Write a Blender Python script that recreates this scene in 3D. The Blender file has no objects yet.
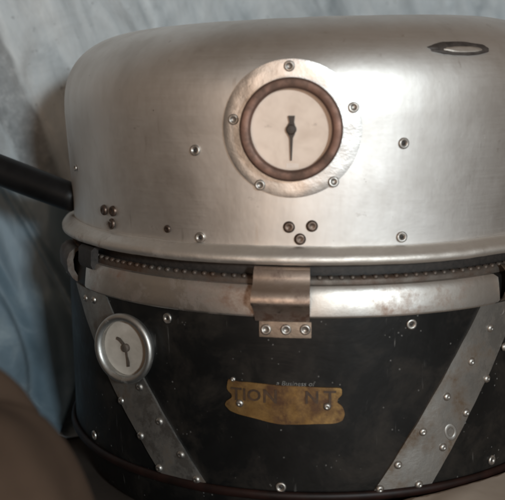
import bpy, bmesh, math, random
from mathutils import Vector, Matrix, noise as mn

random.seed(4)
sc = bpy.context.scene
COL = sc.collection
Z0 = 0.174                      # height of the seam between drum and lid above the table
TABLE = -0.030                  # table level
R_LID = 0.200
R_DRUM = 0.204
def rl(z):
    return 0.1985 + 0.050 * min(max(z, 0.0), 0.10)
rad = math.radians

# ------------------------------------------------------------------ helpers
def link(o, parent=None):
    COL.objects.link(o)
    if parent is not None:
        o.parent = parent
    return o

def thing(name, label, cat, loc):
    o = bpy.data.objects.new(name, None)
    o.empty_display_size = 0.02
    o.location = loc
    o['label'] = label
    o['category'] = cat
    return link(o)

def wpos(o):
    p = Vector((0, 0, 0))
    while o is not None:
        p += o.location
        o = o.parent
    return p

def obj(name, bm, mat, parent=None, smooth=True, sharp=None):
    """bm is in world coordinates; shift into the parent's frame"""
    if parent is not None:
        off = wpos(parent)
        bmesh.ops.translate(bm, vec=-off, verts=bm.verts)
    bmesh.ops.recalc_face_normals(bm, faces=bm.faces)
    me = bpy.data.meshes.new(name)
    bm.to_mesh(me)
    bm.free()
    me.materials.append(mat)
    if smooth:
        me.polygons.foreach_set('use_smooth', [True] * len(me.polygons))
        if sharp:
            me.set_sharp_from_angle(angle=rad(sharp))
    o = bpy.data.objects.new(name, me)
    return link(o, parent)

def cyl(th, z, r):
    t = rad(th)
    return Vector((r * math.sin(t), -r * math.cos(t), z + Z0))

def lathe(bm, prof, seg=220, closed=False, fn=None):
    """prof: list of (r, z); closed joins last to first"""
    rings = []
    for (r, z) in prof:
        if r < 1e-6:
            rings.append([bm.verts.new((0, 0, z + Z0))])
            continue
        ring = []
        for i in range(seg):
            a = 2 * math.pi * i / seg
            rr, zz = r, z
            if fn:
                rr, zz = fn(a, r, z)
            ring.append(bm.verts.new((rr * math.sin(a), -rr * math.cos(a), zz + Z0)))
        rings.append(ring)
    pairs = list(zip(rings[:-1], rings[1:]))
    if closed:
        pairs.append((rings[-1], rings[0]))
    for A, B in pairs:
        for i in range(seg):
            j = (i + 1) % seg
            if len(A) == 1 and len(B) == 1:
                continue
            if len(A) == 1:
                bm.faces.new((A[0], B[i], B[j]))
            elif len(B) == 1:
                bm.faces.new((A[i], A[j], B[0]))
            else:
                bm.faces.new((A[i], A[j], B[j], B[i]))

def solid_grid(bm, P, Q):
    """closed shell between two equal grids of points P (outer) and Q (inner)"""
    n, m = len(P), len(P[0])
    VP = [[bm.verts.new(p) for p in row] for row in P]
    VQ = [[bm.verts.new(p) for p in row] for row in Q]
    for i in range(n - 1):
        for j in range(m - 1):
            bm.faces.new((VP[i][j], VP[i][j + 1], VP[i + 1][j + 1], VP[i + 1][j]))
            bm.faces.new((VQ[i][j], VQ[i + 1][j], VQ[i + 1][j + 1], VQ[i][j + 1]))
    for j in range(m - 1):
        bm.faces.new((VP[0][j], VQ[0][j], VQ[0][j + 1], VP[0][j + 1]))
        bm.faces.new((VP[-1][j], VP[-1][j + 1], VQ[-1][j + 1], VQ[-1][j]))
    for i in range(n - 1):
        bm.faces.new((VP[i][0], VP[i + 1][0], VQ[i + 1][0], VQ[i][0]))
        bm.faces.new((VP[i][-1], VQ[i][-1], VQ[i + 1][-1], VP[i + 1][-1]))

def wrap_profile(bm, prof, th0, th1, n, thick, edge=None):
    """sheet metal of a (r,z) profile swept from th0 to th1 and given thickness"""
    P, Q = [], []
    for k, (r, z) in enumerate(prof):
        a = prof[max(k - 1, 0)]
        b = prof[min(k + 1, len(prof) - 1)]
        d = Vector((b[0] - a[0], b[1] - a[1])).normalized()
        nr, nz = d.y, -d.x            # left/right normal of profile
        if nr < 0 and abs(nr) > 0.01:
            pass
        rowp, rowq = [], []
        for i in range(n + 1):
            f = i / n
            e0 = e1 = 0
            if edge:
                e0, e1 = edge(k, len(prof))
            th = (th0 + e0) * (1 - f) + (th1 + e1) * f
            wob = 0.0004 * mn.noise(Vector((th * 0.12, z * 60, 3.1)))
            rowp.append(cyl(th, z, r + wob))
            rowq.append(cyl(th, z - nz * thick * -1 * 0, r + wob - thick) if abs(nr) > 0.5 else cyl(th, z - thick, r + wob))
        P.append(rowp)
        Q.append(rowq)
    solid_grid(bm, P, Q)

def frame_on(th, z, r, az=None, up=0.0):
    """matrix whose local +Z points outwards at the spot (th, z) on radius r; local Y is up"""
    a = rad(th if az is None else az)
    out = Vector((math.sin(a) * math.cos(up), -math.cos(a) * math.cos(up), math.sin(up)))
    side = Vector((math.cos(a), math.sin(a), 0))
    upv = out.cross(side)
    M = Matrix((side, upv, out)).transposed().to_4x4()
    M.translation = cyl(th, z, r)
    return M

def disc_lathe(bm, prof, seg, M):
    """lathe about local Z, transformed by M. prof: (r, h)"""
    rings = []
    for (r, h) in prof:
        if r < 1e-7:
            rings.append([bm.verts.new(M @ Vector((0, 0, h)))])
        else:
            rings.append([bm.verts.new(M @ Vector((r * math.cos(2 * math.pi * i / seg), r * math.sin(2 * math.pi * i / seg), h))) for i in range(seg)])
    for A, B in zip(rings[:-1], rings[1:]):
        for i in range(seg):
            j = (i + 1) % seg
            if len(A) == 1:
                bm.faces.new((A[0], B[i], B[j]))
            elif len(B) == 1:
                bm.faces.new((A[i], A[j], B[0]))
            else:
                bm.faces.new((A[i], A[j], B[j], B[i]))

# ------------------------------------------------------------------ materials
class NT:
    def __init__(s, name):
        s.m = bpy.data.materials.new(name)
        s.m.use_nodes = True
        s.t = s.m.node_tree
        s.b = s.t.nodes['Principled BSDF']
        s.tc = s.t.nodes.new('ShaderNodeTexCoord')
        s.co = s.tc.outputs['Object']
    def n(s, typ, **kw):
        x = s.t.nodes.new(typ)
        for k, v in kw.items():
            setattr(x, k, v)
        return x
    def l(s, a, b):
        s.t.links.new(a, b)
    def mapping(s, scale=(1, 1, 1), rot=(0, 0, 0), loc=(0, 0, 0), src=None):
        x = s.n('ShaderNodeMapping')
        x.inputs['Scale'].default_value = scale
        x.inputs['Rotation'].default_value = rot
        x.inputs['Location'].default_value = loc
        s.l(src or s.co, x.inputs['Vector'])
        return x.outputs[0]
    def noise(s, scale, detail=4, rough=0.6, vec=None, dist=0.0):
        x = s.n('ShaderNodeTexNoise')
        x.inputs['Scale'].default_value = scale
        x.inputs['Detail'].default_value = detail
        x.inputs['Roughness'].default_value = rough
        x.inputs['Distortion'].default_value = dist
        s.l(vec or s.co, x.inputs['Vector'])
        return x.outputs['Fac']
    def voro(s, scale, vec=None, rnd=1.0):
        x = s.n('ShaderNodeTexVoronoi')
        x.inputs['Scale'].default_value = scale
        x.inputs['Randomness'].default_value = rnd
        s.l(vec or s.co, x.inputs['Vector'])
        return x
    def ramp(s, fac, stops):
        x = s.n('ShaderNodeValToRGB')
        e = x.color_ramp.elements
        while len(e) < len(stops):
            e.new(0.5)
        for el, (p, c) in zip(e, stops):
            el.position = p
            el.color = c if isinstance(c, tuple) and len(c) == 4 else ((*c, 1) if isinstance(c, tuple) else (c, c, c, 1))
        s.l(fac, x.inputs[0])
        return x.outputs[0]
    def mix(s, fac, a, b, mode='MIX'):
        x = s.n('ShaderNodeMix', data_type='RGBA', blend_type=mode)
        for sock, v in ((x.inputs[0], fac), (x.inputs[6], a), (x.inputs[7], b)):
            if hasattr(v, 'is_linked'):
                s.l(v, sock)
            elif isinstance(v, tuple):
                sock.default_value = (*v, 1)
            else:
                sock.default_value = v
        return x.outputs[2]
    def math(s, op, a, b=0.5):
        x = s.n('ShaderNodeMath', operation=op)
        for sock, v in ((x.inputs[0], a), (x.inputs[1], b)):
            if hasattr(v, 'is_linked'):
                s.l(v, sock)
            else:
                sock.default_value = v
        return x.outputs[0]
    def bump(s, h, strength=0.2, dist=0.001, prev=None):
        x = s.n('ShaderNodeBump')
        x.inputs['Strength'].default_value = strength
        x.inputs['Distance'].default_value = dist
        s.l(h, x.inputs['Height'])
        if prev is not None:
            s.l(prev, x.inputs['Normal'])
        return x.outputs[0]
    def out(s, color=None, rough=None, metal=0.0, normal=None, spec=None, coat=None):
        b = s.b
        for key, v in (('Base Color', color), ('Roughness', rough), ('Metallic', metal), ('Normal', normal),
                       ('Specular IOR Level', spec), ('Coat Weight', coat)):
            if v is None:
                continue
            if hasattr(v, 'is_linked'):
                s.l(v, b.inputs[key])
            elif isinstance(v, tuple):
                b.inputs[key].default_value = (*v, 1)
            else:
                b.inputs[key].default_value = v
        return s.m

def mat_aluminium():
    t = NT('worn_aluminium')
    rings = t.noise(1, 3, 0.6, t.mapping((4, 4, 300)))
    smear = t.noise(1, 5, 0.65, t.mapping((45, 45, 7)), 0.15)
    blot = t.noise(14, 5, 0.6, None, 0.2)
    fleck = t.voro(150).outputs['Distance']
    fl2 = t.noise(40, 2)
    fm = t.math('MULTIPLY', t.ramp(fleck, [(0.05, 1.0), (0.09, 0.0)]), t.ramp(fl2, [(0.60, 0.0), (0.66, 1.0)]))
    c = t.ramp(blot, [(0.25, (0.68, 0.65, 0.62)), (0.5, (0.80, 0.78, 0.755)), (0.8, (0.85, 0.83, 0.81))])
    c = t.mix(t.ramp(smear, [(0.35, 0.22), (0.62, 0.0)]), c, (0.52, 0.48, 0.44))
    c = t.mix(t.math('MULTIPLY', fm, 0.75), c, (0.16, 0.13, 0.11))
    sc1 = t.noise(1, 2, 0.5, t.mapping((190, 190, 30), (0.5, 0.3, 0.2)))
    grime = t.noise(1, 6, 0.7, t.mapping((11, 11, 6), loc=(2.2, 0.7, 0.1)), 0.3)
    gm = t.ramp(grime, [(0.50, 0.0), (0.72, 0.42)])
    c = t.mix(gm, c, (0.42, 0.37, 0.325))
    spots = t.noise(75, 4, 0.7, t.mapping(loc=(1, 5, 2)), 0.3)
    c = t.mix(t.ramp(spots, [(0.66, 0.0), (0.74, 0.35)]), c, (0.30, 0.25, 0.21))
    r = t.ramp(smear, [(0.2, 0.56), (0.8, 0.46)])
    fine = t.noise(1, 4, 0.7, t.mapping((30, 30, 900)))
    r = t.mix(0.13, r, t.ramp(fine, [(0.3, 0.30), (0.7, 0.66)]))
    r = t.mix(t.ramp(spots, [(0.3, 0.0), (0.8, 0.5)]), r, (0.58, 0.58, 0.58))
    r = t.mix(t.ramp(sc1, [(0.68, 0.0), (0.76, 0.28)]), r, (0.30, 0.30, 0.30))
    wf = t.math('MULTIPLY', t.ramp(t.noise(95, 3, 0.7, t.mapping(loc=(8, 8, 3))), [(0.70, 0.0), (0.74, 0.6)]), t.ramp(t.noise(13, 2, 0.5, t.mapping(loc=(4, 2, 6))), [(0.52, 0.0), (0.60, 1.0)]))
    c = t.mix(wf, c, (0.92, 0.91, 0.89))
    h = t.bump(rings, 0.018, 0.0004)
    h = t.bump(blot, 0.16, 0.004, h)
    h = t.bump(smear, 0.05, 0.002, h)
    return t.out(c, r, 1.0, h)

def mat_metal(name, c0, c1, stain, r0, r1, scale=60, st=(0.52, 0.66), bumpd=0.0008, metal=1.0, stain_metal=0.35):
    t = NT(name)
    a = t.noise(scale, 5, 0.62, None, 0.15)
    b = t.noise(scale * 0.6, 7, 0.72, t.mapping(loc=(3.1, 1.7, 0.4)), 0.15)
    c = t.ramp(a, [(0.3, c0), (0.7, c1)])
    sm = t.ramp(b, [(st[0], 0.0), (st[1], 1.0)])
    c = t.mix(sm, c, stain)
    r = t.ramp(a, [(0.25, r1), (0.75, r0)])
    mt = t.ramp(sm, [(0.0, metal), (1.0, stain_metal)])
    h = t.bump(a, 0.25, bumpd)
    h = t.bump(b, 0.2, bumpd * 2, h)
    return t.out(c, r, mt, h)

def mat_black_paint():
    t = NT('chipped_black_paint')
    big = t.noise(9, 6, 0.65, None, 0.7)
    c = t.ramp(big, [(0.3, (0.005, 0.005, 0.005)), (0.7, (0.011, 0.0105, 0.010))])
    v = t.voro(230)
    gate = t.noise(55, 3, 0.6)
    spot = t.math('MULTIPLY', t.ramp(v.outputs['Distance'], [(0.10, 1.0), (0.17, 0.0)]), t.ramp(gate, [(0.56, 0.0), (0.60, 1.0)]))
    scr = t.noise(1, 3, 0.6, t.mapping((300, 300, 22), (0.25, 0.1, 0)))
    g2 = t.noise(22, 3, 0.5, t.mapping(loc=(5, 2, 1)))
    scm = t.math('MULTIPLY', t.ramp(scr, [(0.66, 0.0), (0.72, 1.0)]), t.ramp(g2, [(0.52, 0.0), (0.60, 1.0)]))
    m = t.math('MAXIMUM', spot, scm)
    c = t.mix(t.math('MULTIPLY', m, t.ramp(t.noise(33, 2), [(0.3, 0.1), (0.7, 0.6)])), c, (0.27, 0.262, 0.25))
    dust = t.noise(28, 6, 0.7, None, 0.4)
    c = t.mix(t.ramp(dust, [(0.45, 0.0), (0.75, 0.16)]), c, (0.13, 0.10, 0.075))
    r = t.ramp(dust, [(0.3, 0.34), (0.7, 0.55)])
    h = t.bump(big, 0.25, 0.003)
    h = t.bump(m, 0.3, -0.0003, h)
    h = t.bump(t.noise(240, 3), 0.08, 0.0004, h)
    return t.out(c, r, 0.0, h, spec=0.22)

def mat_plain(name, c0, c1, r, scale=40, metal=0.0, bumpd=0.0006, spec=None):
    t = NT(name)
    a = t.noise(scale, 5, 0.6, None, 0.3)
    c = t.ramp(a, [(0.3, c0), (0.7, c1)])
    return t.out(c, r, metal, t.bump(a, 0.25, bumpd), spec=spec)

def mat_dial():
    t = NT('dial_face')
    a = t.noise(90, 5, 0.6, None, 0.5)
    c = t.ramp(a, [(0.25, (0.66, 0.53, 0.44)), (0.6, (0.80, 0.665, 0.565))])
    return t.out(c, 0.5, 0.0, None)

def mat_glass():
    t = NT('gauge_glass')
    t.t.nodes.remove(t.b)
    tr = t.n('ShaderNodeBsdfTransparent')
    gl = t.n('ShaderNodeBsdfGlossy')
    gl.inputs['Roughness'].default_value = 0.03
    fr = t.n('ShaderNodeFresnel')
    fr.inputs['IOR'].default_value = 1.10
    mx = t.n('ShaderNodeMixShader')
    t.l(fr.outputs[0], mx.inputs[0])
    t.l(tr.outputs[0], mx.inputs[1])
    t.l(gl.outputs[0], mx.inputs[2])
    o = [x for x in t.t.nodes if x.type == 'OUTPUT_MATERIAL'][0]
    t.l(mx.outputs[0], o.inputs['Surface'])
    return t.m

def mat_sheet():
    t = NT('streaked_pale_blue_plastic')
    # streaks that run down to the right, mottled dirt and one dirty diagonal stripe
    diag = t.mapping((1, 1, 1), (0, rad(22), 0))
    mp = t.mapping((26, 26, 3.2), src=diag)
    st = t.noise(1, 7, 0.7, mp, 0.5)
    blot = t.noise(16, 6, 0.7, None, 0.6)
    c = t.ramp(st, [(0.22, (0.20, 0.23, 0.25)), (0.46, (0.47, 0.515, 0.54)), (0.72, (0.66, 0.695, 0.705))])
    c = t.mix(t.ramp(blot, [(0.46, 0.0), (0.72, 0.6)]), c, (0.31, 0.33, 0.34))
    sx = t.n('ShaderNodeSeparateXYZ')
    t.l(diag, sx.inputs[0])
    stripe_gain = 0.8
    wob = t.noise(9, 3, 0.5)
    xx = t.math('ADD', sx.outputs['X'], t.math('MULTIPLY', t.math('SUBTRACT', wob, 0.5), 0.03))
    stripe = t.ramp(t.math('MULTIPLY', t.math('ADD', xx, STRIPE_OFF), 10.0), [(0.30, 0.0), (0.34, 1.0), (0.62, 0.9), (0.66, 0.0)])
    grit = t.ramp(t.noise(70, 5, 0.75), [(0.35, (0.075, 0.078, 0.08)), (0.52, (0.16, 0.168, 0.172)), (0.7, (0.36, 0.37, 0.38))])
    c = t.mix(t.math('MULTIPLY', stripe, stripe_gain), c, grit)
    spk = t.math('MULTIPLY', t.ramp(t.noise(120, 2), [(0.68, 0.0), (0.74, 1.0)]), 0.55)
    c = t.mix(spk, c, (0.14, 0.145, 0.15))
    h = t.bump(st, 0.35, 0.006)
    h = t.bump(blot, 0.25, 0.004, h)
    return t.out(c, 0.55, 0.0, h)

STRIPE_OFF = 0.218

def mat_table():
    t = NT('dark_wood_tabletop')
    a = t.noise(18, 6, 0.65, None, 0.5)
    b = t.noise(160, 4, 0.6)
    c = t.ramp(a, [(0.3, (0.030, 0.022, 0.017)), (0.7, (0.055, 0.040, 0.031))])
    c = t.mix(t.ramp(b, [(0.55, 0.0), (0.75, 0.3)]), c, (0.07, 0.05, 0.038))
    return t.out(c, 0.6, 0.0, t.bump(b, 0.15, 0.0006))

def mat_cloth():
    t = NT('brown_cloth')
    a = t.noise(12, 5, 0.6, None, 0.4)
    w = t.n('ShaderNodeTexWave')
    w.inputs['Scale'].default_value = 260
    w.inputs['Distortion'].default_value = 1.5
    t.l(t.co, w.inputs['Vector'])
    c = t.ramp(a, [(0.3, (0.062, 0.038, 0.025)), (0.7, (0.105, 0.066, 0.044))])
    c = t.mix(t.math('MULTIPLY', w.outputs['Fac'], 0.25), c, (0.05, 0.038, 0.03))
    return t.out(c, 0.9, 0.0, t.bump(w.outputs['Fac'], 0.2, 0.0008), spec=0.2)

M_ALU = mat_aluminium()
M_RIM = mat_metal('dull_rim_metal', (0.60, 0.555, 0.505), (0.76, 0.72, 0.675), (0.27, 0.21, 0.165), 0.50, 0.64, 70, (0.56, 0.70), 0.0012)
M_PLATE = mat_metal('gauge_plate_metal', (0.62, 0.60, 0.575), (0.76, 0.74, 0.72), (0.42, 0.37, 0.33), 0.34, 0.50, 34, (0.52, 0.70), 0.0020, stain_metal=0.9)
M_STRAP = mat_metal('stained_strap_steel', (0.24, 0.23, 0.215), (0.46, 0.445, 0.42), (0.13, 0.09, 0.058), 0.40, 0.60, 48, (0.46, 0.66), 0.0012)
M_BAND = mat_metal('worn_band_steel', (0.44, 0.40, 0.36), (0.66, 0.64, 0.61), (0.20, 0.10, 0.055), 0.36, 0.54, 36, (0.46, 0.64))
M_COPPER = mat_metal('oxidised_copper', (0.19, 0.115, 0.09), (0.29, 0.185, 0.15), (0.09, 0.055, 0.04), 0.52, 0.68, 70, (0.44, 0.62), 0.0008)
M_LATCH = mat_metal('rusty_latch_steel', (0.36, 0.285, 0.235), (0.54, 0.45, 0.39), (0.12, 0.07, 0.05), 0.36, 0.52, 60, (0.48, 0.64), 0.0005)
M_TAB = mat_metal('latch_tab_steel', (0.30, 0.25, 0.20), (0.44, 0.38, 0.33), (0.16, 0.09, 0.06), 0.35, 0.5, 90, (0.52, 0.66))
M_RUST = mat_metal('rusty_strip', (0.085, 0.072, 0.062), (0.17, 0.145, 0.125), (0.075, 0.045, 0.03), 0.45, 0.62, 60, (0.46, 0.62), metal=0.6)
M_REDRIM = mat_plain('rim_reflected_red', (0.005, 0.003, 0.0025), (0.022, 0.008, 0.006), 0.5, 50, spec=0.25)  # dark red reflection along the rim bead, put into its colour
M_BRASS = mat_metal('tarnished_brass', (0.17, 0.092, 0.030), (0.36, 0.225, 0.085), (0.08, 0.036, 0.016), 0.40, 0.58, 75, (0.44, 0.62), metal=0.75)
M_ENGR = mat_plain('engraved_letters', (0.020, 0.011, 0.006), (0.075, 0.038, 0.016), 0.6, 170)
M_WHITE = mat_plain('faded_white_print', (0.05, 0.048, 0.045), (0.26, 0.255, 0.24), 0.7, 420)
M_PRINT = mat_plain('faded_dial_print', (0.42, 0.34, 0.29), (0.58, 0.48, 0.41), 0.6, 300)
M_PALEPRINT = mat_plain('pale_dial_print', (0.90, 0.89, 0.87), (0.94, 0.93, 0.92), 0.5, 300)
M_RIV = mat_metal('rivet_steel', (0.34, 0.32, 0.295), (0.56, 0.54, 0.51), (0.16, 0.11, 0.08), 0.34, 0.52, 300, (0.50, 0.66), 0.0003)
M_RIVD = mat_metal('rusted_rivet', (0.085, 0.062, 0.05), (0.19, 0.145, 0.12), (0.05, 0.03, 0.022), 0.35, 0.55, 300, (0.5, 0.65), 0.0003)
M_HOLE = mat_plain('rivet_core', (0.012, 0.010, 0.009), (0.035, 0.028, 0.024), 0.6, 300)
M_BEZEL = mat_metal('bezel_steel', (0.42, 0.41, 0.39), (0.58, 0.57, 0.545), (0.26, 0.22, 0.18), 0.40, 0.54, 130, (0.58, 0.74), 0.0004)
M_NEEDLE = mat_plain('needle_paint', (0.020, 0.014, 0.011), (0.04, 0.028, 0.022), 0.5, 200)
M_NEEDLE2 = mat_plain('faded_needle', (0.06, 0.045, 0.035), (0.13, 0.10, 0.08), 0.6, 200)
M_DIAL = mat_dial()
M_DIAL2 = mat_plain('aged_dial_face', (0.30, 0.255, 0.21), (0.54, 0.475, 0.41), 0.5, 48)
M_GLASS = mat_glass()
M_BLACK = mat_black_paint()
M_RUBBER = mat_plain('black_handle_rubber', (0.004, 0.004, 0.0045), (0.009, 0.009, 0.0095), 0.45, 60, spec=0.2)
M_GOUGE_SHADE = mat_plain('gouge_shade', (0.025, 0.02, 0.018), (0.075, 0.062, 0.055), 0.6, 150)  # shade inside the open slot, put into the colour
M_SHEET = mat_sheet()
M_TABLE = mat_table()
M_CLOTH = mat_cloth()
M_BEIGE = mat_plain('beige_cloth', (0.40, 0.325, 0.265), (0.50, 0.42, 0.35), 0.85, 30, spec=0.2)
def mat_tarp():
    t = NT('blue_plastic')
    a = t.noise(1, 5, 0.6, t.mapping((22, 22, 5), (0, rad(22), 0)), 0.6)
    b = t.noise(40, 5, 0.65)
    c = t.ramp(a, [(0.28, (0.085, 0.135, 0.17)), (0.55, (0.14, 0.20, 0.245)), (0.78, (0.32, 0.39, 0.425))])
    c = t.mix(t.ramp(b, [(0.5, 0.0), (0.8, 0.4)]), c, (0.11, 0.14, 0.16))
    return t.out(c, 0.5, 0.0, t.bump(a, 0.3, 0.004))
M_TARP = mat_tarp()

# ------------------------------------------------------------------ rivets
def rivet_meshes(kind):
    """returns (head mesh, core mesh or None), local +Z out"""
    I = Matrix.Identity(4)
    if kind == 'pop':          # ring head with a hollow middle
        prof = [(0.0042, -0.0002), (0.0042, 0.0006), (0.0039, 0.0012), (0.0031, 0.0015), (0.0021, 0.0012), (0.0016, 0.0004), (0.0014, 0.0002), (0, 0.0002)]
        core = [(0.00145, 0.00025), (0.0011, 0.00055), (0, 0.0006)]
        mats = (M_RIV, M_HOLE)
    elif kind == 'dome':       # small domed strap rivet with a dimple
        prof = [(0.0031, -0.0002), (0.0030, 0.0004), (0.0025, 0.0012), (0.0016, 0.0018), (0.0009, 0.0018), (0.0005, 0.0014), (0, 0.0013)]
        core = None
        mats = (M_RIV, None)
    else:                      # dark rusted head
        prof = [(0.0040, -0.0002), (0.0039, 0.0006), (0.0033, 0.0014), (0.0022, 0.0017), (0.0014, 0.0013), (0, 0.0012)]
        core = None
        mats = (M_RIVD, None)
    res = []
    for pr, m in ((prof, mats[0]), (core, mats[1])):
        if pr is None:
            res.append(None)
            continue
        bm = bmesh.new()
        disc_lathe(bm, pr, 20, I)
        bmesh.ops.recalc_face_normals(bm, faces=bm.faces)
        for f in bm.faces:
            f.smooth = True
        me = bpy.data.meshes.new('rivet_' + kind)
        bm.to_mesh(me)
        bm.free()
        me.materials.append(m)
        res.append(me)
    return res

RIV = {k: rivet_meshes(k) for k in ('pop', 'dome', 'dark')}

def rivet(th, z, r, kind, parent, s=1.0):
    me, core = RIV[kind]
    if kind == 'pop':
        s *= 0.9
    M = frame_on(th, z, r)
    off = wpos(parent)
    o = bpy.data.objects.new('rivet', me)
    M2 = M.copy()
    M2.translation = M.translation - off
    tilt = Matrix.Rotation(random.uniform(-0.10, 0.10), 4, 'X') @ Matrix.Rotation(random.uniform(-0.10, 0.10), 4, 'Y') @ Matrix.Rotation(random.uniform(0, 6.28), 4, 'Z')
    o.matrix_local = M2 @ tilt @ Matrix.Scale(s * random.uniform(0.94, 1.06), 4)
    link(o, parent)
    o.matrix_local = M2 @ tilt @ Matrix.Scale(s, 4)
    if core is not None and parent.parent is None:      # the core is the sub-part of a rivet
        c = bpy.data.objects.new('rivet_core', core)
        link(c, o)
    return o

# ------------------------------------------------------------------ setting: tabletop
bm = bmesh.new()
bmesh.ops.create_grid(bm, x_segments=60, y_segments=60, size=1.0)
for v in bm.verts:
    v.co.x *= 1.4
    v.co.y *= 1.0
    v.co.z = TABLE + 0.0006 * mn.noise(v.co * 7)
tb = obj('tabletop', bm, M_TABLE)
tb['kind'] = 'structure'

# ------------------------------------------------------------------ pale blue sheet behind
def hem_y(x):
    pts = [(-0.9, 0.10), (-0.33, 0.06), (-0.22, 0.0), (-0.12, 0.05), (0.10, 0.14), (0.25, 0.30), (1.2, 0.70)]
    for (a, ya), (b, yb) in zip(pts[:-1], pts[1:]):
        if a <= x <= b:
            return ya + (yb - ya) * (x - a) / (b - a)
    return pts[-1][1]

def wall_y(x):
    return 0.128 + 0.50 * (x + 0.26) if x > -0.26 else 0.128 + 0.15 * (x + 0.26)

def sheet_point(x, s):
    """s<0 on the table (metres forward of the wall foot), s>0 up the wall"""
    yw = wall_y(x)
    rb = 0.045
    fold = 0.0
    d = x * math.cos(rad(22)) + max(s, 0) * math.sin(rad(22))
    fold += 0.010 * mn.noise(Vector((d * 16, s * 2.2, 0.3)))
    fold += 0.0040 * mn.noise(Vector((d * 42, s * 9, 4.3))) + 0.0018 * mn.noise(Vector((d * 95, s * 40, 1.3)))
    c2 = mn.noise(Vector((d * 21 + 5.2, s * 9.5, 3.7)))
    fold += 0.006 * max(0, 1 - abs(c2) * 12)
    cr = mn.noise(Vector((d * 9 + 2.2, s * 1.5, 7.7)))
    fold += 0.012 * max(0, 1 - abs(cr) * 9) * (0.6 + 0.4 * mn.noise(Vector((x * 7, s * 7, 1))))
    if s > 0:
        k = min(1.0, s / 0.10)
        y = yw - rb * (1 - k) ** 2
        z = TABLE + 0.003 + s * (0.35 + 0.65 * min(1, s / 0.12))
        return Vector((x - 0.0 * fold, y - fold * (0.3 + 0.7 * k), z))
    f = -s                               # 0..1 along the table
    y0 = yw - rb
    yh = hem_y(x)
    if yh > y0 - 0.012:
        yh = y0 - 0.012
    y = y0 + (yh - y0) * f
    damp = 1.0
    rr = math.hypot(x, y)
    if rr < 0.235:
        damp = max(0.0, (rr - 0.212) / 0.023)
    z = TABLE + 0.0022 + max(0.0, fold) * 0.55 * damp
    return Vector((x, y, z))

bm = bmesh.new()
nx, ns = 330, 230
rows = []
for j in range(ns):
    g = j / (ns - 1)
    s = -1 + g / 0.35 if g < 0.35 else (g - 0.35) / 0.65 * 0.85
    row = []
    for i in range(nx):
        x = -0.80 + 1.75 * i / (nx - 1)
        row.append(sheet_point(x, s))
    rows.append(row)
V = [[bm.verts.new(p) for p in r] for r in rows]
for j in range(ns - 1):
    for i in range(nx - 1):
        bm.faces.new((V[j][i], V[j][i + 1], V[j + 1][i + 1], V[j + 1][i]))
sh = obj('plastic_sheet', bm, M_SHEET)
so = sh.modifiers.new('thickness', 'SOLIDIFY')
so.thickness = 0.0012
so.offset = 0
sh['label'] = 'pale blue-grey creased sheet hanging behind the dark drum'
sh['category'] = 'sheet'

# ------------------------------------------------------------------ darker blue sheet, lower left
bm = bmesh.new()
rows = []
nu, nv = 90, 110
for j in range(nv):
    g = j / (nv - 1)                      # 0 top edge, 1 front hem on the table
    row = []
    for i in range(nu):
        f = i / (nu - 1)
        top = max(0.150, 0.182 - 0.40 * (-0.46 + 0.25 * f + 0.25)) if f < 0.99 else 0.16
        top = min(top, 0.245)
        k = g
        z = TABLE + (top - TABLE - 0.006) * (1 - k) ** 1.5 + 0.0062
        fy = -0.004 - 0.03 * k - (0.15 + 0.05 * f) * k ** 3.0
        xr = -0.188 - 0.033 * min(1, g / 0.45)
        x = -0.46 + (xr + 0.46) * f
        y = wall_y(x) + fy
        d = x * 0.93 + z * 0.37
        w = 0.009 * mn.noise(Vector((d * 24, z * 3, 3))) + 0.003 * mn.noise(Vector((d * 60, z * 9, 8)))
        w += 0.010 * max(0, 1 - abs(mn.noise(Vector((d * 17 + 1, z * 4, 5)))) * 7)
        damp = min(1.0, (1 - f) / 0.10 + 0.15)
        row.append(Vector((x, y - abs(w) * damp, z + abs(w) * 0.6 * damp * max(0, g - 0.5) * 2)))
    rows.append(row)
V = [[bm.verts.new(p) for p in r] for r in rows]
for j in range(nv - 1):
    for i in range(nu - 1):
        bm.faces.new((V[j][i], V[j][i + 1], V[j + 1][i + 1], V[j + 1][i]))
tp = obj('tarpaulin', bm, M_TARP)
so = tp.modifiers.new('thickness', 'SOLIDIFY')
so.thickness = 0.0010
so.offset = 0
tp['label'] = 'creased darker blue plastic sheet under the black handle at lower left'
tp['category'] = 'tarp'

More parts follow.
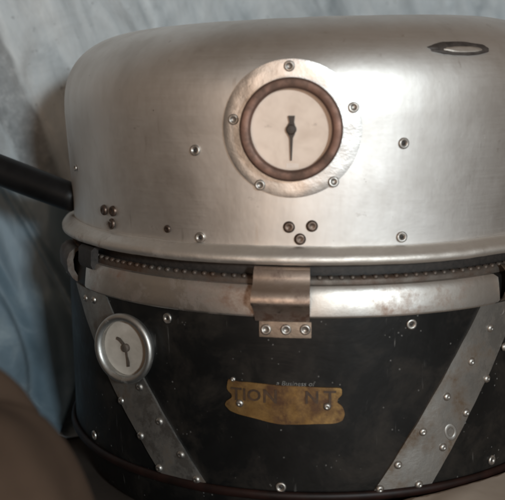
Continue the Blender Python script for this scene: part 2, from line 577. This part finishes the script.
# ------------------------------------------------------------------ two cloths on the table
def heap(name, cx, cy, ax, ay, rot, height, mat, seed, power=2.6, keep_out=0.0, flat=1.0):
    """rumpled cloth heap on the table: superellipse footprint, rounded top, folds"""
    bm = bmesh.new()
    nr, na = 60, 150
    rows, low = [], []
    ca, sa = math.cos(rot), math.sin(rot)
    for j in range(nr + 1):
        g = j / nr
        row, lrow = [], []
        for i in range(na):
            a = 2 * math.pi * i / na
            k = (abs(math.cos(a)) ** power + abs(math.sin(a)) ** power) ** (-1 / power)
            k *= 1 + 0.07 * mn.noise(Vector((math.cos(a) * 2.2, math.sin(a) * 2.2, seed)))
            x, y = ax * k * g * math.cos(a), ay * k * g * math.sin(a)
            px, py = cx + x * ca - y * sa, cy + x * sa + y * ca
            rr = math.hypot(px, py)
            if keep_out and rr < keep_out:
                px, py = px * keep_out / rr, py * keep_out / rr
            prof = (1 - g ** (4.0 * flat)) ** 0.5 if g < 1 else 0.0
            dd = px * 0.85 - py * 0.5
            fo = 0.12 * mn.noise(Vector((dd * 17, (px + py) * 5, seed))) + 0.05 * mn.noise(Vector((dd * 45, py * 14, seed + 3))) - 0.07 * max(0, 1 - 8 * abs(mn.noise(Vector((dd * 11, px * 5, seed + 7)))))
            row.append(Vector((px, py, TABLE + 0.002 + height * prof * (1 + fo * min(1.0, 0.3 + prof)))))
            lrow.append(Vector((px, py, TABLE + 0.001)))
        rows.append(row)
        low.append(lrow)
    V = [[bm.verts.new(p) for p in r] for r in rows[1:]]
    c0 = bm.verts.new(rows[0][0])
    B = [bm.verts.new(p) for p in low[-1]]
    for i in range(na):
        k = (i + 1) % na
        bm.faces.new((c0, V[0][i], V[0][k]))
        for j in range(nr - 1):
            bm.faces.new((V[j][i], V[j + 1][i], V[j + 1][k], V[j][k]))
        bm.faces.new((V[-1][i], B[i], B[k], V[-1][k]))
    bm.faces.new(B)
    return obj(name, bm, mat)
cl = heap('cloth', -0.237, -0.440, 0.150, 0.11, 0.25, 0.208, M_CLOTH, 2.0, 2.2)
cl['label'] = 'blurred brown cloth heap in the lower left foreground'
cl['category'] = 'cloth'
cb = heap('cloth', 0.200, -0.212, 0.21, 0.16, 0.72, 0.042, M_BEIGE, 6.0, 2.6, 0.2105)
cb['label'] = 'flat beige cloth against the drum foot at lower right'
cb['category'] = 'cloth'

# ------------------------------------------------------------------ DRUM
drum = thing('drum', 'black riveted metal drum with brass nameplate, gauge and diagonal steel straps', 'drum', (0, 0, TABLE))
zb = -0.1655                         # bottom of the straight body
def drum_fn(a, r, z):
    p = Vector((math.sin(a) * 2.2, math.cos(a) * 2.2, z * 9))
    return r + 0.0009 * mn.noise(p), z
bm = bmesh.new()
prof = [(0, zb - 0.0005), (0.19, zb - 0.0005), (0.2025, zb)]
N = 36
for i in range(N + 1):
    f = i / N
    prof.append((R_DRUM, zb + 0.002 + (-0.018 - zb - 0.002) * f))
prof += [(0.2015, -0.0165), (0.197, -0.016), (0, -0.016)]
lathe(bm, prof, 240, fn=drum_fn)
body = obj('body', bm, M_BLACK, drum, sharp=50)

bm = bmesh.new()
lathe(bm, [(0.2055 + 0.0025 * math.cos(t), zb + 0.0015 + 0.0035 * math.sin(t)) for t in [2 * math.pi * k / 12 for k in range(12)]], 240, closed=True, fn=drum_fn)
obj('bottom_rim', bm, M_REDRIM, drum)

bm = bmesh.new()
lathe(bm, [(0, TABLE - Z0 + 0.003), (0.188, TABLE - Z0 + 0.003), (0.191, TABLE - Z0 + 0.006), (0.1945, zb - 0.004), (0.192, zb - 0.0012), (0, zb - 0.0012)], 200)
obj('base', bm, M_BLACK, drum, sharp=40)

# rusty strip with beads under the lid
bm = bmesh.new()
lathe(bm, [(0.1965, -0.0166), (0.2012, -0.0163), (0.2016, -0.0130), (0.2000, -0.0108), (0.1960, -0.0104)], 240, closed=True)
for i in range(170):
    th = 360 * i / 170 + random.uniform(-0.15, 0.15)
    M = frame_on(th, -0.0112, 0.2000)
    disc_lathe(bm, [(0.0019, -0.001), (0.0018, 0.0007), (0.0011, 0.0015), (0, 0.0017)], 9, M)
obj('perforated_strip', bm, M_RUST, drum, sharp=60)
bm = bmesh.new()
lathe(bm, [(0.190, -0.016), (0.1935, -0.016), (0.1935, 0.003), (0.190, 0.003)], 180, closed=True)
obj('inner_collar', bm, M_HOLE, drum, sharp=40)

# bright flared band, front segment
def band(th0, th1):
    bm = bmesh.new()
    prof = [(0.2015, -0.0155), (0.2040, -0.0160), (0.2058, -0.0185), (0.2066, -0.0225), (0.2074, -0.0285), (0.2080, -0.0345), (0.2079, -0.0358), (0.2060, -0.0362)]
    wrap_profile(bm, prof, th0, th1, 120, 0.0011, edge=lambda k, n: (0.9 * max(0, 2 - k) + 0.5 * max(0, k - 5), -0.9 * max(0, 2 - k) - 0.5 * max(0, k - 5)))
    return bm
obj('band', band(-55.0, 40.2), M_BAND, drum, sharp=40)
obj('band', band(46.5, 133), M_BAND, drum, sharp=40)
obj('band', band(-150, -71.0), M_BAND, drum, sharp=40)

# clips that join band ends
def clip(th, w, thick=0.0014):
    bm = bmesh.new()
    prof = [(0.2062, -0.010), (0.2105, -0.0135), (0.2125, -0.019), (0.2120, -0.027), (0.2085, -0.0335), (0.2052, -0.0365)]
    wrap_profile(bm, prof, th - w / 2, th + w / 2, 16, thick)
    return bm
obj('side_clip', clip(-68.5, 12.0, 0.0050), M_RUST, drum, sharp=40)
obj('side_clip', clip(43.6, 5.0), M_TAB, drum, sharp=40)

# dark keeper block beside the left band end
bm = bmesh.new()
prof = [(0.2055, -0.0035), (0.2085, -0.0060), (0.2090, -0.0165), (0.2075, -0.0200)]
wrap_profile(bm, prof, -57.5, -51.0, 12, 0.006)
obj('keeper_block', bm, M_HOLE, drum, sharp=40)

# front latch
latch_prof = [(0.2072, -0.0025), (0.2098, -0.0050), (0.2112, -0.0095), (0.2128, -0.0140), (0.2165, -0.0168), (0.2188, -0.0205), (0.2196, -0.0245), (0.2190, -0.0262),
              (0.2166, -0.0275), (0.2118, -0.0318), (0.2072, -0.0375), (0.2058, -0.0400)]
bm = bmesh.new()
wrap_profile(bm, latch_prof, -10.1, 0.15, 24, 0.0013)
latch = obj('latch', bm, M_LATCH, drum, sharp=45)
bm = bmesh.new()
wrap_profile(bm, [(0.2056, -0.0402), (0.2055, -0.0440), (0.2055, -0.0490), (0.2054, -0.0512)], -9.35, 0.45, 24, 0.0012)
tab = obj('latch_tab', bm, M_TAB, drum, sharp=45)
for th, z in ((-8.05, -0.0459), (-4.30, -0.0455), (-0.70, -0.0452)):
    rivet(th, z, 0.2056, 'pop', tab, 0.98)

# diagonal straps
def strap(corners, rpts):
    """corners: top-left, top-right, bottom-right, bottom-left as (th, z)"""
    a, b, c, d = [Vector(p) for p in corners]
    n, m = 40, 8
    P, Q = [], []
    for i in range(n + 1):
        f = i / n
        L = a.lerp(d, f)
        Rr = b.lerp(c, f)
        rp, rq = [], []
        for j in range(m + 1):
            g = j / m
            p = L.lerp(Rr, g)
            w = 0.0007 * mn.noise(Vector((p.x * 0.10, p.y * 40, 9)))
            jit = 0.12 * mn.noise(Vector((f * 14, g * 3, 2.2))) if j in (0, m) else 0
            rr = R_DRUM + 0.0016 + w
            rp.append(cyl(p.x + jit, p.y, rr))
            rq.append(cyl(p.x + jit, p.y, R_DRUM - 0.0015))
        P.append(rp)
        Q.append(rq)
    bm = bmesh.new()
    solid_grid(bm, P, Q)
    o = obj('strap', bm, M_STRAP, drum, sharp=40)
    for th, z in rpts:
        rivet(th, z, R_DRUM + 0.0016, 'dome', o)
    return o
sl = strap([(-62.5, -0.0372), (-47.2, -0.0372), (-20.1, -0.1640), (-30.4, -0.1640)],
           [(-56.2, -0.0455), (-52.0, -0.0440), (-36.4, -0.0995), (-42.3, -0.1143), (-31.2, -0.1217), (-36.5, -0.1365), (-26.1, -0.1430), (-31.6, -0.1572), (-22.6, -0.1592)])
sr = strap([(35.6, -0.0372), (48.0, -0.0372), (24.3, -0.1640), (12.2, -0.1640)],
           [(38.4, -0.0545), (33.5, -0.0761), (37.9, -0.0911), (27.8, -0.0984), (32.6, -0.1129), (22.6, -0.1214), (27.2, -0.1350), (17.5, -0.1432), (13.9, -0.1597), (22.0, -0.1597), (43.0, -0.0709)])
# ring-shaped weld mark on the right strap
bm = bmesh.new()
M = frame_on(29.0, -0.1250, R_DRUM + 0.00165)
prof = []
for k in range(13):
    t = math.pi * k / 12
    prof.append((0.0046 + 0.0016 * -math.cos(t), 0.0005 * math.sin(t)))
disc_lathe(bm, prof, 28, M @ Matrix.Rotation(0.5, 4, 'Z') @ Matrix.Diagonal((0.8, 1.1, 1, 1)))
obj('weld_mark', bm, M_BEZEL, sr)

# loose rivets on the body
for th, z in ((-28.9, -0.0447), (19.8, -0.0442), (-54.9, -0.1545), (-5.3, -0.1579), (40.7, -0.1550), (41.7, -0.0440)):
    rivet(th, z, R_DRUM + 0.0003, 'pop', drum)

# brass nameplate: ragged outline with a notch at each end
def plate_outline():
    W = [( -15.6, -0.0822), (-13.5, -0.0838), (-10.5, -0.0836), (-6, -0.0846), (-1, -0.0848), (3, -0.0856), (6.2, -0.0858),
         (6.3, -0.0905), (5.5, -0.0935), (5.4, -0.0962), (6.3, -0.0985), (6.9, -0.1035), (6.5, -0.1088), (5.2, -0.1108), (1, -0.1112), (-3, -0.1122), (-6, -0.1120), (-7.5, -0.1108), (-10, -0.1092),
         (-13.2, -0.1070), (-15.3, -0.1052), (-16.3, -0.1010), (-15.9, -0.0980), (-14.8, -0.0955), (-14.9, -0.0930), (-15.9, -0.0895)]
    out = []
    for k in range(len(W)):
        a, b = Vector(W[k]), Vector(W[(k + 1) % len(W)])
        for s in range(4):
            p = a.lerp(b, s / 4)
            p.x += 0.09 * mn.noise(Vector((k + s / 4, 1.2, 0)) * 1.7)
            p.y += 0.00035 * mn.noise(Vector((k + s / 4, 6.2, 0)) * 1.9)
            out.append(p)
    for it in range(1):
        out = [(out[k - 1] + out[k] * 2 + out[(k + 1) % len(out)]) / 4 for k in range(len(out))]
    return out
def wrapped_slab(outline, r0, r1):
    """flat outline (th, z) triangulated, wrapped on the drum, with thickness"""
    bm = bmesh.new()
    vs = [bm.verts.new((p.x * 0.00356, p.y, 0)) for p in outline]
    f = bm.faces.new(vs)
    r = bmesh.ops.triangulate(bm, faces=[f])
    bmesh.ops.subdivide_edges(bm, edges=[e for e in bm.edges if e.calc_length() > 0.006], cuts=4, use_grid_fill=True)
    bmesh.ops.triangulate(bm, faces=bm.faces[:])
    ex = bmesh.ops.extrude_face_region(bm, geom=bm.faces[:])
    up = [e for e in ex['geom'] if isinstance(e, bmesh.types.BMVert)]
    for v in up:
        v.co.z = 1.0
    for v in bm.verts:
        th, z, hi = v.co.x / 0.00356, v.co.y, v.co.z > 0.5
        w = 0.0003 * mn.noise(Vector((th * 0.5, z * 120, 1)))
        v.co = cyl(th, z, r1 + w if hi else r0)
    return bm
npl = obj('nameplate', wrapped_slab(plate_outline(), R_DRUM - 0.0012, R_DRUM + 0.0017), M_BRASS, drum, sharp=35)
for th, z in ((-13.2, -0.0990), (3.5, -0.0988)):
    rivet(th, z, R_DRUM + 0.0018, 'dome', npl, 0.9)
rivet(-14.6, -0.0826, R_DRUM + 0.0010, 'dome', npl, 0.6)

def letters(text, size, place, r, mat, parent, name, th0, z0, depth=0.0004, squash=1.0, shear=0.0, weight=0.0):
    cu = bpy.data.curves.new('txt', 'FONT')
    cu.body = text
    cu.size = size
    cu.extrude = depth / 2
    cu.offset = weight
    cu.shear = shear
    cu.align_x = 'CENTER'
    cu.align_y = 'CENTER'
    cu.resolution_u = 3
    to = bpy.data.objects.new('txt', cu)
    COL.objects.link(to)
    bpy.context.view_layer.update()
    me = to.to_mesh()
    bm = bmesh.new()
    bm.from_mesh(me)
    to.to_mesh_clear()
    bpy.data.objects.remove(to)
    bpy.data.curves.remove(cu)
    for v in bm.verts:
        v.co = place(v.co.x * squash, v.co.y, v.co.z)
    return obj(name, bm, mat, parent, smooth=False)

def on_drum(th0, z0, r):
    return lambda x, y, z: cyl(th0 + math.degrees(x / r), z0 + y, r + z)
RP = R_DRUM + 0.0019
for ch, th, sz in (('T', -13.9, 0.0125), ('I', -12.3, 0.0120), ('O', -10.4, 0.0115), ('N', -7.3, 0.0135), ('N', 0.6, 0.0125), ('T', 4.0, 0.0135)):
    letters(ch, sz, on_drum(th, -0.0930 if sz > 0.0128 else -0.0928, RP), RP, M_ENGR, npl, 'lettering', 0, 0, squash=1.05, weight=0.0002)
letters('a Business of', 0.0046, on_drum(-2.6, -0.0835, R_DRUM + 0.0004), RP, M_WHITE, npl, 'lettering', 0, 0, depth=0.0003, squash=1.08, shear=0.2)

# ------------------------------------------------------------------ gauges
def gauge(parent, M, Ro, Ri, depth, back, dial_h, mats, needle_pts, name, tail, marks, bev=0.18, body_r=1.0):
    """local +Z out of the wall, rim at z=depth; returns bezel"""
    m_ring, m_dial = mats
    bm = bmesh.new()
    b = bev * (Ro - Ri)
    disc_lathe(bm, [(Ro * body_r, -back), (Ro * body_r, depth - 0.0048), (Ro * 0.985, depth - 0.0044), (Ro, depth - 0.0026 if body_r < 1 else depth - 2 * b), (Ro - b * 0.6, depth - b * 0.6), (Ro - 2 * b, depth), (Ri + 2 * b, depth - 0.1 * b), (Ri + b * 0.5, depth - b), (Ri, depth - 2.2 * b), (Ri, dial_h - 0.001),
                    (Ri, -back), (Ro * body_r, -back)], 72, M)
    g = obj(name, bm, m_ring, parent, sharp=50)
    bm = bmesh.new()
    disc_lathe(bm, [(0, dial_h - 0.0015), (Ri + 0.0002, dial_h - 0.0015), (Ri + 0.0002, dial_h), (Ri * 0.6, dial_h), (0, dial_h)], 72, M)
    obj('dial', bm, m_dial, g, sharp=30)
    # needle
    bm = bmesh.new()
    lo = [bm.verts.new(M @ Vector((x, y, dial_h + 0.0010))) for x, y in needle_pts]
    hi = [bm.verts.new(M @ Vector((x, y, dial_h + 0.0018))) for x, y in needle_pts]
    bm.faces.new(lo)
    bm.faces.new(hi)
    k = len(lo)
    for i in range(k):
        bm.faces.new((lo[i], lo[(i + 1) % k], hi[(i + 1) % k], hi[i]))
    hub = tail
    disc_lathe(bm, [(hub, dial_h), (hub, dial_h + 0.0022), (hub * 0.7, dial_h + 0.0028), (0, dial_h + 0.003)], 20, M)
    obj('needle', bm, M_NEEDLE if body_r == 1.0 else M_NEEDLE2, g, smooth=False)
    for txt, x, y, sz, mt in marks:
        letters(txt, sz, lambda a, c, e, x=x, y=y: M @ Vector((x + a, y + c, dial_h + 0.0003 + e)), 0, mt, g, 'dial_mark', 0, 0, depth=0.0001)
    bm = bmesh.new()
    gh = dial_h + 0.0034
    disc_lathe(bm, [(0, gh), (Ri - 0.0003, gh), (Ri - 0.0003, gh + 0.0008), (0, gh + 0.0008)], 48, M)
    obj('gauge_glass', bm, M_GLASS, g, sharp=30)
    return g

# lower gauge on the drum, tipped a little towards the viewer
M = frame_on(-38.9, -0.0706, R_DRUM, az=-27.5, up=0.03) @ Matrix.Rotation(0.1, 4, 'Z')
ndl = [(-0.0008, 0.0010), (-0.0050, 0.0052), (-0.0072, 0.0062), (-0.0066, 0.0080), (-0.0040, 0.0070), (-0.0012, 0.0040), (0.0012, 0.0010), (0.0012, -0.0060), (0.0024, -0.0105), (0.0022, -0.0136), (0.0004, -0.0138), (0.0006, -0.0095), (0.0003, -0.0040)]
gauge(drum, M, 0.0258, 0.0201, 0.0125, 0.010, 0.0062, (M_BEZEL, M_DIAL2), ndl, 'gauge', 0.0030, [], bev=0.2, body_r=0.86)
# ------------------------------------------------------------------ LID
lid = thing('lid', 'aluminium dome lid with round white dial and long black handle, on the drum', 'lid', (0, 0, Z0))
ZS, ZT, RT = 0.108, 0.1665, 0.118
def lid_fn(a, r, z):
    p = Vector((math.sin(a) * 2.0, math.cos(a) * 2.0, z * 14))
    q = Vector((math.sin(a) * 5.0, math.cos(a) * 5.0, z * 30))
    w = min(1.0, max(0.0, r / 0.2))
    d = 0.0011 * mn.noise(p) + 0.0004 * mn.noise(q)
    x = r * math.sin(a)
    k = min(1.0, max(0.0, (z - 0.05) / 0.07))
    dz = 0.030 * (x - 0.12)
    return r + d * w, z + k * dz + 0.0006 * mn.noise(q + Vector((9, 1, 2))) * (1 if z > 0.12 else 0)
outer = [(rl(0.008), 0.008)]
for i in range(1, 26):
    z = 0.008 + (ZS - 0.008) * i / 25
    outer.append((rl(z), z))
e = 2.5
for i in range(1, 31):
    t = math.pi / 2 * i / 30
    c_, s_ = max(0.0, math.cos(t)) ** (2 / e), math.sin(t) ** (2 / e)
    outer.append((RT + (rl(0.1) - RT) * c_, ZS + (ZT - ZS) * s_))
outer += [(0.10, ZT + 0.0012), (0.07, ZT + 0.0025), (0.035, ZT + 0.0033), (0, ZT + 0.0035)]
inner = [(0.0, ZT - 0.001), (0.10, ZT - 0.004), (RT, ZT - 0.006), (0.16, ZT - 0.014), (0.188, ZS + 0.012), (0.1955, ZS - 0.01), (0.1955, 0.008)]
bm = bmesh.new()
lathe(bm, outer, 288, fn=lid_fn)
dome_v = list(bm.verts)
lathe(bm, inner, 288, fn=lid_fn)
bmesh.ops.remove_doubles(bm, verts=bm.verts, dist=1e-6)
obj('dome', bm, M_ALU, lid)

# rolled rim: a bead over a wider flattened bead
def rim_fn(a, r, z):
    p = Vector((math.sin(a) * 6, math.cos(a) * 6, 1.5))
    q = Vector((math.sin(a) * 24, math.cos(a) * 24, z * 50))
    return r + 0.0008 * mn.noise(p) + 0.0004 * mn.noise(q), z + 0.0007 * mn.noise(p + Vector((4, 4, 4))) + 0.0003 * mn.noise(q)
prof = [(0.1980, 0.0094), (0.2000, 0.0099), (0.2022, 0.0096), (0.2040, 0.0086), (0.2052, 0.0074), (0.2066, 0.0064), (0.2083, 0.0050), (0.2094, 0.0032), (0.2096, 0.0012), (0.2086, -0.0008),
        (0.2066, -0.0018), (0.2030, -0.0015), (0.1985, 0.0000), (0.1960, 0.0040)]
bm = bmesh.new()
lathe(bm, prof, 300, closed=True, fn=rim_fn)
obj('rim', bm, M_RIM, lid)

for th, z in ((-22.2, 0.0731), (17.64, 0.0779), (-21.84, 0.0136), (18.0, 0.0152), (-46.8, 0.0150)):
    rivet(th, z, rl(z) + 0.0004, 'pop', lid)
rivet(-29.5, 0.0176, rl(0.0176) + 0.0004, 'dark', lid, 0.7)
for th, z in ((-3.87, 0.0231), (0.49, 0.0239), (-1.77, 0.0150), (-49.1, 0.0250), (-45.5, 0.0255), (-46.3, 0.0158)):
    rivet(th, z, rl(z) + 0.0004, 'dark', lid, 1.0)
rivet(-64.5, 0.052, rl(0.052) + 0.0004, 'pop', lid, 0.7)

# round gauge plate, curved with the wall
GT, GZ = -3.3, 0.0878
bm = bmesh.new()
n, m = 84, 8
P, Q = [], []
for i in range(n + 1):
    a = 2 * math.pi * (i % n) / n
    rp, rq = [], []
    for j in range(m + 1):
        rr = 0.024 + (0.0448 - 0.024) * j / m
        x, y = rr * math.cos(a), rr * math.sin(a)
        th = GT + math.degrees(x / R_LID)
        p = Vector((x * 45, y * 45, 1))
        w = 0.0004 * mn.noise(p) + 0.00025 * mn.noise(p * 2.3)
        rp.append(cyl(th, GZ + y, rl(GZ + y) + 0.0021 + (w if 0 < j < m else 0) - (0.0004 if j == m else 0)))
        rq.append(cyl(th, GZ + y, rl(GZ + y) - 0.0012))
    P.append(rp)
    Q.append(rq)
VP = [[bm.verts.new(p) for p in row] for row in P[:n]]
VQ = [[bm.verts.new(p) for p in row] for row in Q[:n]]
for i in range(n):
    k = (i + 1) % n
    for j in range(m):
        bm.faces.new((VP[i][j], VP[i][j + 1], VP[k][j + 1], VP[k][j]))
    bm.faces.new((VP[i][m], VQ[i][m], VQ[k][m], VP[k][m]))
    bm.faces.new((VP[i][0], VP[k][0], VQ[k][0], VQ[i][0]))
gp = obj('gauge_plate', bm, M_PLATE, lid, sharp=40)
for th, z in ((-3.7, 0.1281), (7.83, 0.1017), (4.4, 0.0535), (-9.22, 0.0512), (-14.03, 0.094)):
    rivet(th, z, rl(z) + 0.0022, 'pop', gp, 0.95)

M = frame_on(GT, GZ, rl(GZ))
def ndl_pts():
    return [(-0.0020, 0.0088), (0.0024, 0.0088), (0.0019, 0.0046), (0.0024, 0.0030), (0.0024, -0.0030), (0.0011, -0.0055), (0.0004, -0.0200), (-0.0004, -0.0200), (-0.0009, -0.0055), (-0.0022, -0.0030), (-0.0022, 0.0030), (-0.0012, 0.0046)]
gauge(lid, M, 0.0333, 0.0263, 0.0105, 0.004, 0.0036, (M_COPPER, M_DIAL), ndl_pts(), 'thermometer', 0.0034,
      [('-=-', -0.0150, 0.0020, 0.0040, M_PRINT), ('-=', 0.0150, 0.0030, 0.0036, M_PRINT), ('|||||||||', 0.0008, -0.0232, 0.0034, M_PALEPRINT)], bev=0.12)

# gouged slot with torn lip, upper right
def shoulder(z):
    """outer radius of the dome at height z"""
    for (r0, z0), (r1, z1) in zip(outer[:-1], outer[1:]):
        if z0 <= z <= z1 and z1 > z0:
            return r0 + (r1 - r0) * (z - z0) / (z1 - z0)
    return rl(z)
def lens(th0, z0, half_w, half_h, r0, r1, bm, nn=40, seed=0, rag=0.12):
    P = []
    for ring, s in ((0, 1.0), (1, 0.82), (2, 0.5), (3, 0.0)):
        row = []
        for i in range(nn):
            a = 2 * math.pi * i / nn
            k = 1 + rag * mn.noise(Vector((math.cos(a) * 3, math.sin(a) * 3, seed)))
            x = half_w * s * k * math.cos(a)
            y = half_h * s * k * math.sin(a)
            h = r0 if ring == 0 else r1
            row.append(bm.verts.new(cyl(th0 + math.degrees(x / R_LID), z0 + y, shoulder(z0 + y - 0.030 * ((R_LID * math.sin(rad(th0)) + x) - 0.12)) + h)))
        P.append(row)
    for A, B in zip(P[:-1], P[1:]):
        for i in range(nn):
            j = (i + 1) % nn
            bm.faces.new((A[i], A[j], B[j], B[i]))
bm = bmesh.new()
lens(30.9, 0.1392, 0.0300, 0.0054, -0.0035, 0.0008, bm, seed=1.0, rag=0.10)  # raised dark lens standing in for the slot's shaded recess
gouge = obj('gouge', bm, M_GOUGE_SHADE, lid)
bm = bmesh.new()
lens(31.4, 0.1386, 0.0195, 0.0024, -0.0030, 0.0011, bm, seed=3.0, rag=0.15)
obj('torn_lip', bm, M_RIM, gouge)

# long black handle leaving the lid's left side
def tube(bm, pts, rads, seg=24):
    rings = []
    prev = None
    for k, p in enumerate(pts):
        a = pts[max(k - 1, 0)]
        b = pts[min(k + 1, len(pts) - 1)]
        t = (b - a).normalized()
        s = t.cross(Vector((0, 0, 1))).normalized()
        u = s.cross(t)
        rings.append([bm.verts.new(p + s * rads[k] * math.cos(2 * math.pi * i / seg) + u * rads[k] * math.sin(2 * math.pi * i / seg)) for i in range(seg)])
    for A, B in zip(rings[:-1], rings[1:]):
        for i in range(seg):
            j = (i + 1) % seg
            bm.faces.new((A[i], A[j], B[j], B[i]))
    bm.faces.new(rings[0])
    bm.faces.new(rings[-1])
base = Vector((-0.1900, -0.048, 0.0222 + Z0))
dirv = Vector((-1.0, 0.16, 0.37)).normalized()
L = 0.26
pts, rads = [], []
for k, (f, r) in enumerate([(0.0, 0.006), (0.004, 0.0098), (0.010, 0.0114), (0.03, 0.0120), (0.10, 0.0124), (0.2, 0.0126), (0.4, 0.0127), (0.7, 0.0128), (0.96, 0.0128), (0.99, 0.011), (1.0, 0.006)]):
    pts.append(base + dirv * L * f + Vector((0, 0, -0.002 * math.sin(f * 3))))
    rads.append(r)
bm = bmesh.new()
tube(bm, pts, rads)
obj('handle', bm, M_RUBBER, lid, sharp=60)

# ------------------------------------------------------------------ light
w = bpy.data.worlds.new('World')
sc.world = w
w.use_nodes = True
bg = w.node_tree.nodes['Background']
bg.inputs['Color'].default_value = (0.27, 0.198, 0.142, 1)
bg.inputs['Strength'].default_value = 0.48

def area(name, loc, target, size, power, color):
    la = bpy.data.lights.new(name, 'AREA')
    la.shape = 'RECTANGLE'
    la.size, la.size_y = size
    la.energy = power
    la.color = color
    o = bpy.data.objects.new(name, la)
    o.location = loc
    o.rotation_euler = (Vector(target) - Vector(loc)).to_track_quat('-Z', 'Y').to_euler()
    link(o)
    return o
def polar(az, el, d):
    a, e_ = rad(az), rad(el)
    return (d * math.sin(a) * math.cos(e_), -d * math.cos(a) * math.cos(e_), 0.2 + d * math.sin(e_))
area('window_light', polar(20, 12, 2.6), (0, 0, 0.2), (0.22, 0.22), 33, (0.86, 0.96, 1.0))
lid_fill = area('lid_fill_light', polar(38, -6, 1.8), (0, 0, 0.2), (1.3, 1.9), 5.6, (0.93, 0.98, 1.0))  # broad soft lamp added to brighten the lid's wall
lid_fill.data.shape = 'ELLIPSE'
area('room_light', polar(-10, -1, 1.8), (0, 0, 0.2), (0.8, 1.0), 6.2, (1.0, 0.74, 0.56))

# ------------------------------------------------------------------ camera
D, zc, pit, yaw, f, roll = 0.85516, 0.12272, 0.17361, -0.05758, 1000.0, -0.00566
cy, sy, cp, sp = math.cos(yaw), math.sin(yaw), math.cos(pit), math.sin(pit)
fwd = Vector((sy * cp, cy * cp, -sp))
right = Vector((cy, -sy, 0))
up = right.cross(fwd)
c, s = math.cos(roll), math.sin(roll)
r2 = c * right + s * up
u2 = -s * right + c * up
Mc = Matrix((r2, u2, -fwd)).transposed().to_4x4()
Mc.translation = Vector((0, -D, zc + Z0))
cd = bpy.data.cameras.new('Camera')
cam = bpy.data.objects.new('Camera', cd)
link(cam)
cam.matrix_world = Mc
cd.sensor_fit = 'HORIZONTAL'
cd.sensor_width = 36
cd.lens = 36 * f / 505
cd.clip_start = 0.02
cd.clip_end = 50
cd.dof.use_dof = True
cd.dof.focus_distance = 0.74
cd.dof.aperture_fstop = 8
sc.camera = cam
sc.view_settings.view_transform = 'Standard'
sc.view_settings.look = 'None'
sc.view_settings.exposure = 0
sc.view_settings.gamma = 1
sc.cycles.filter_width = 2.0
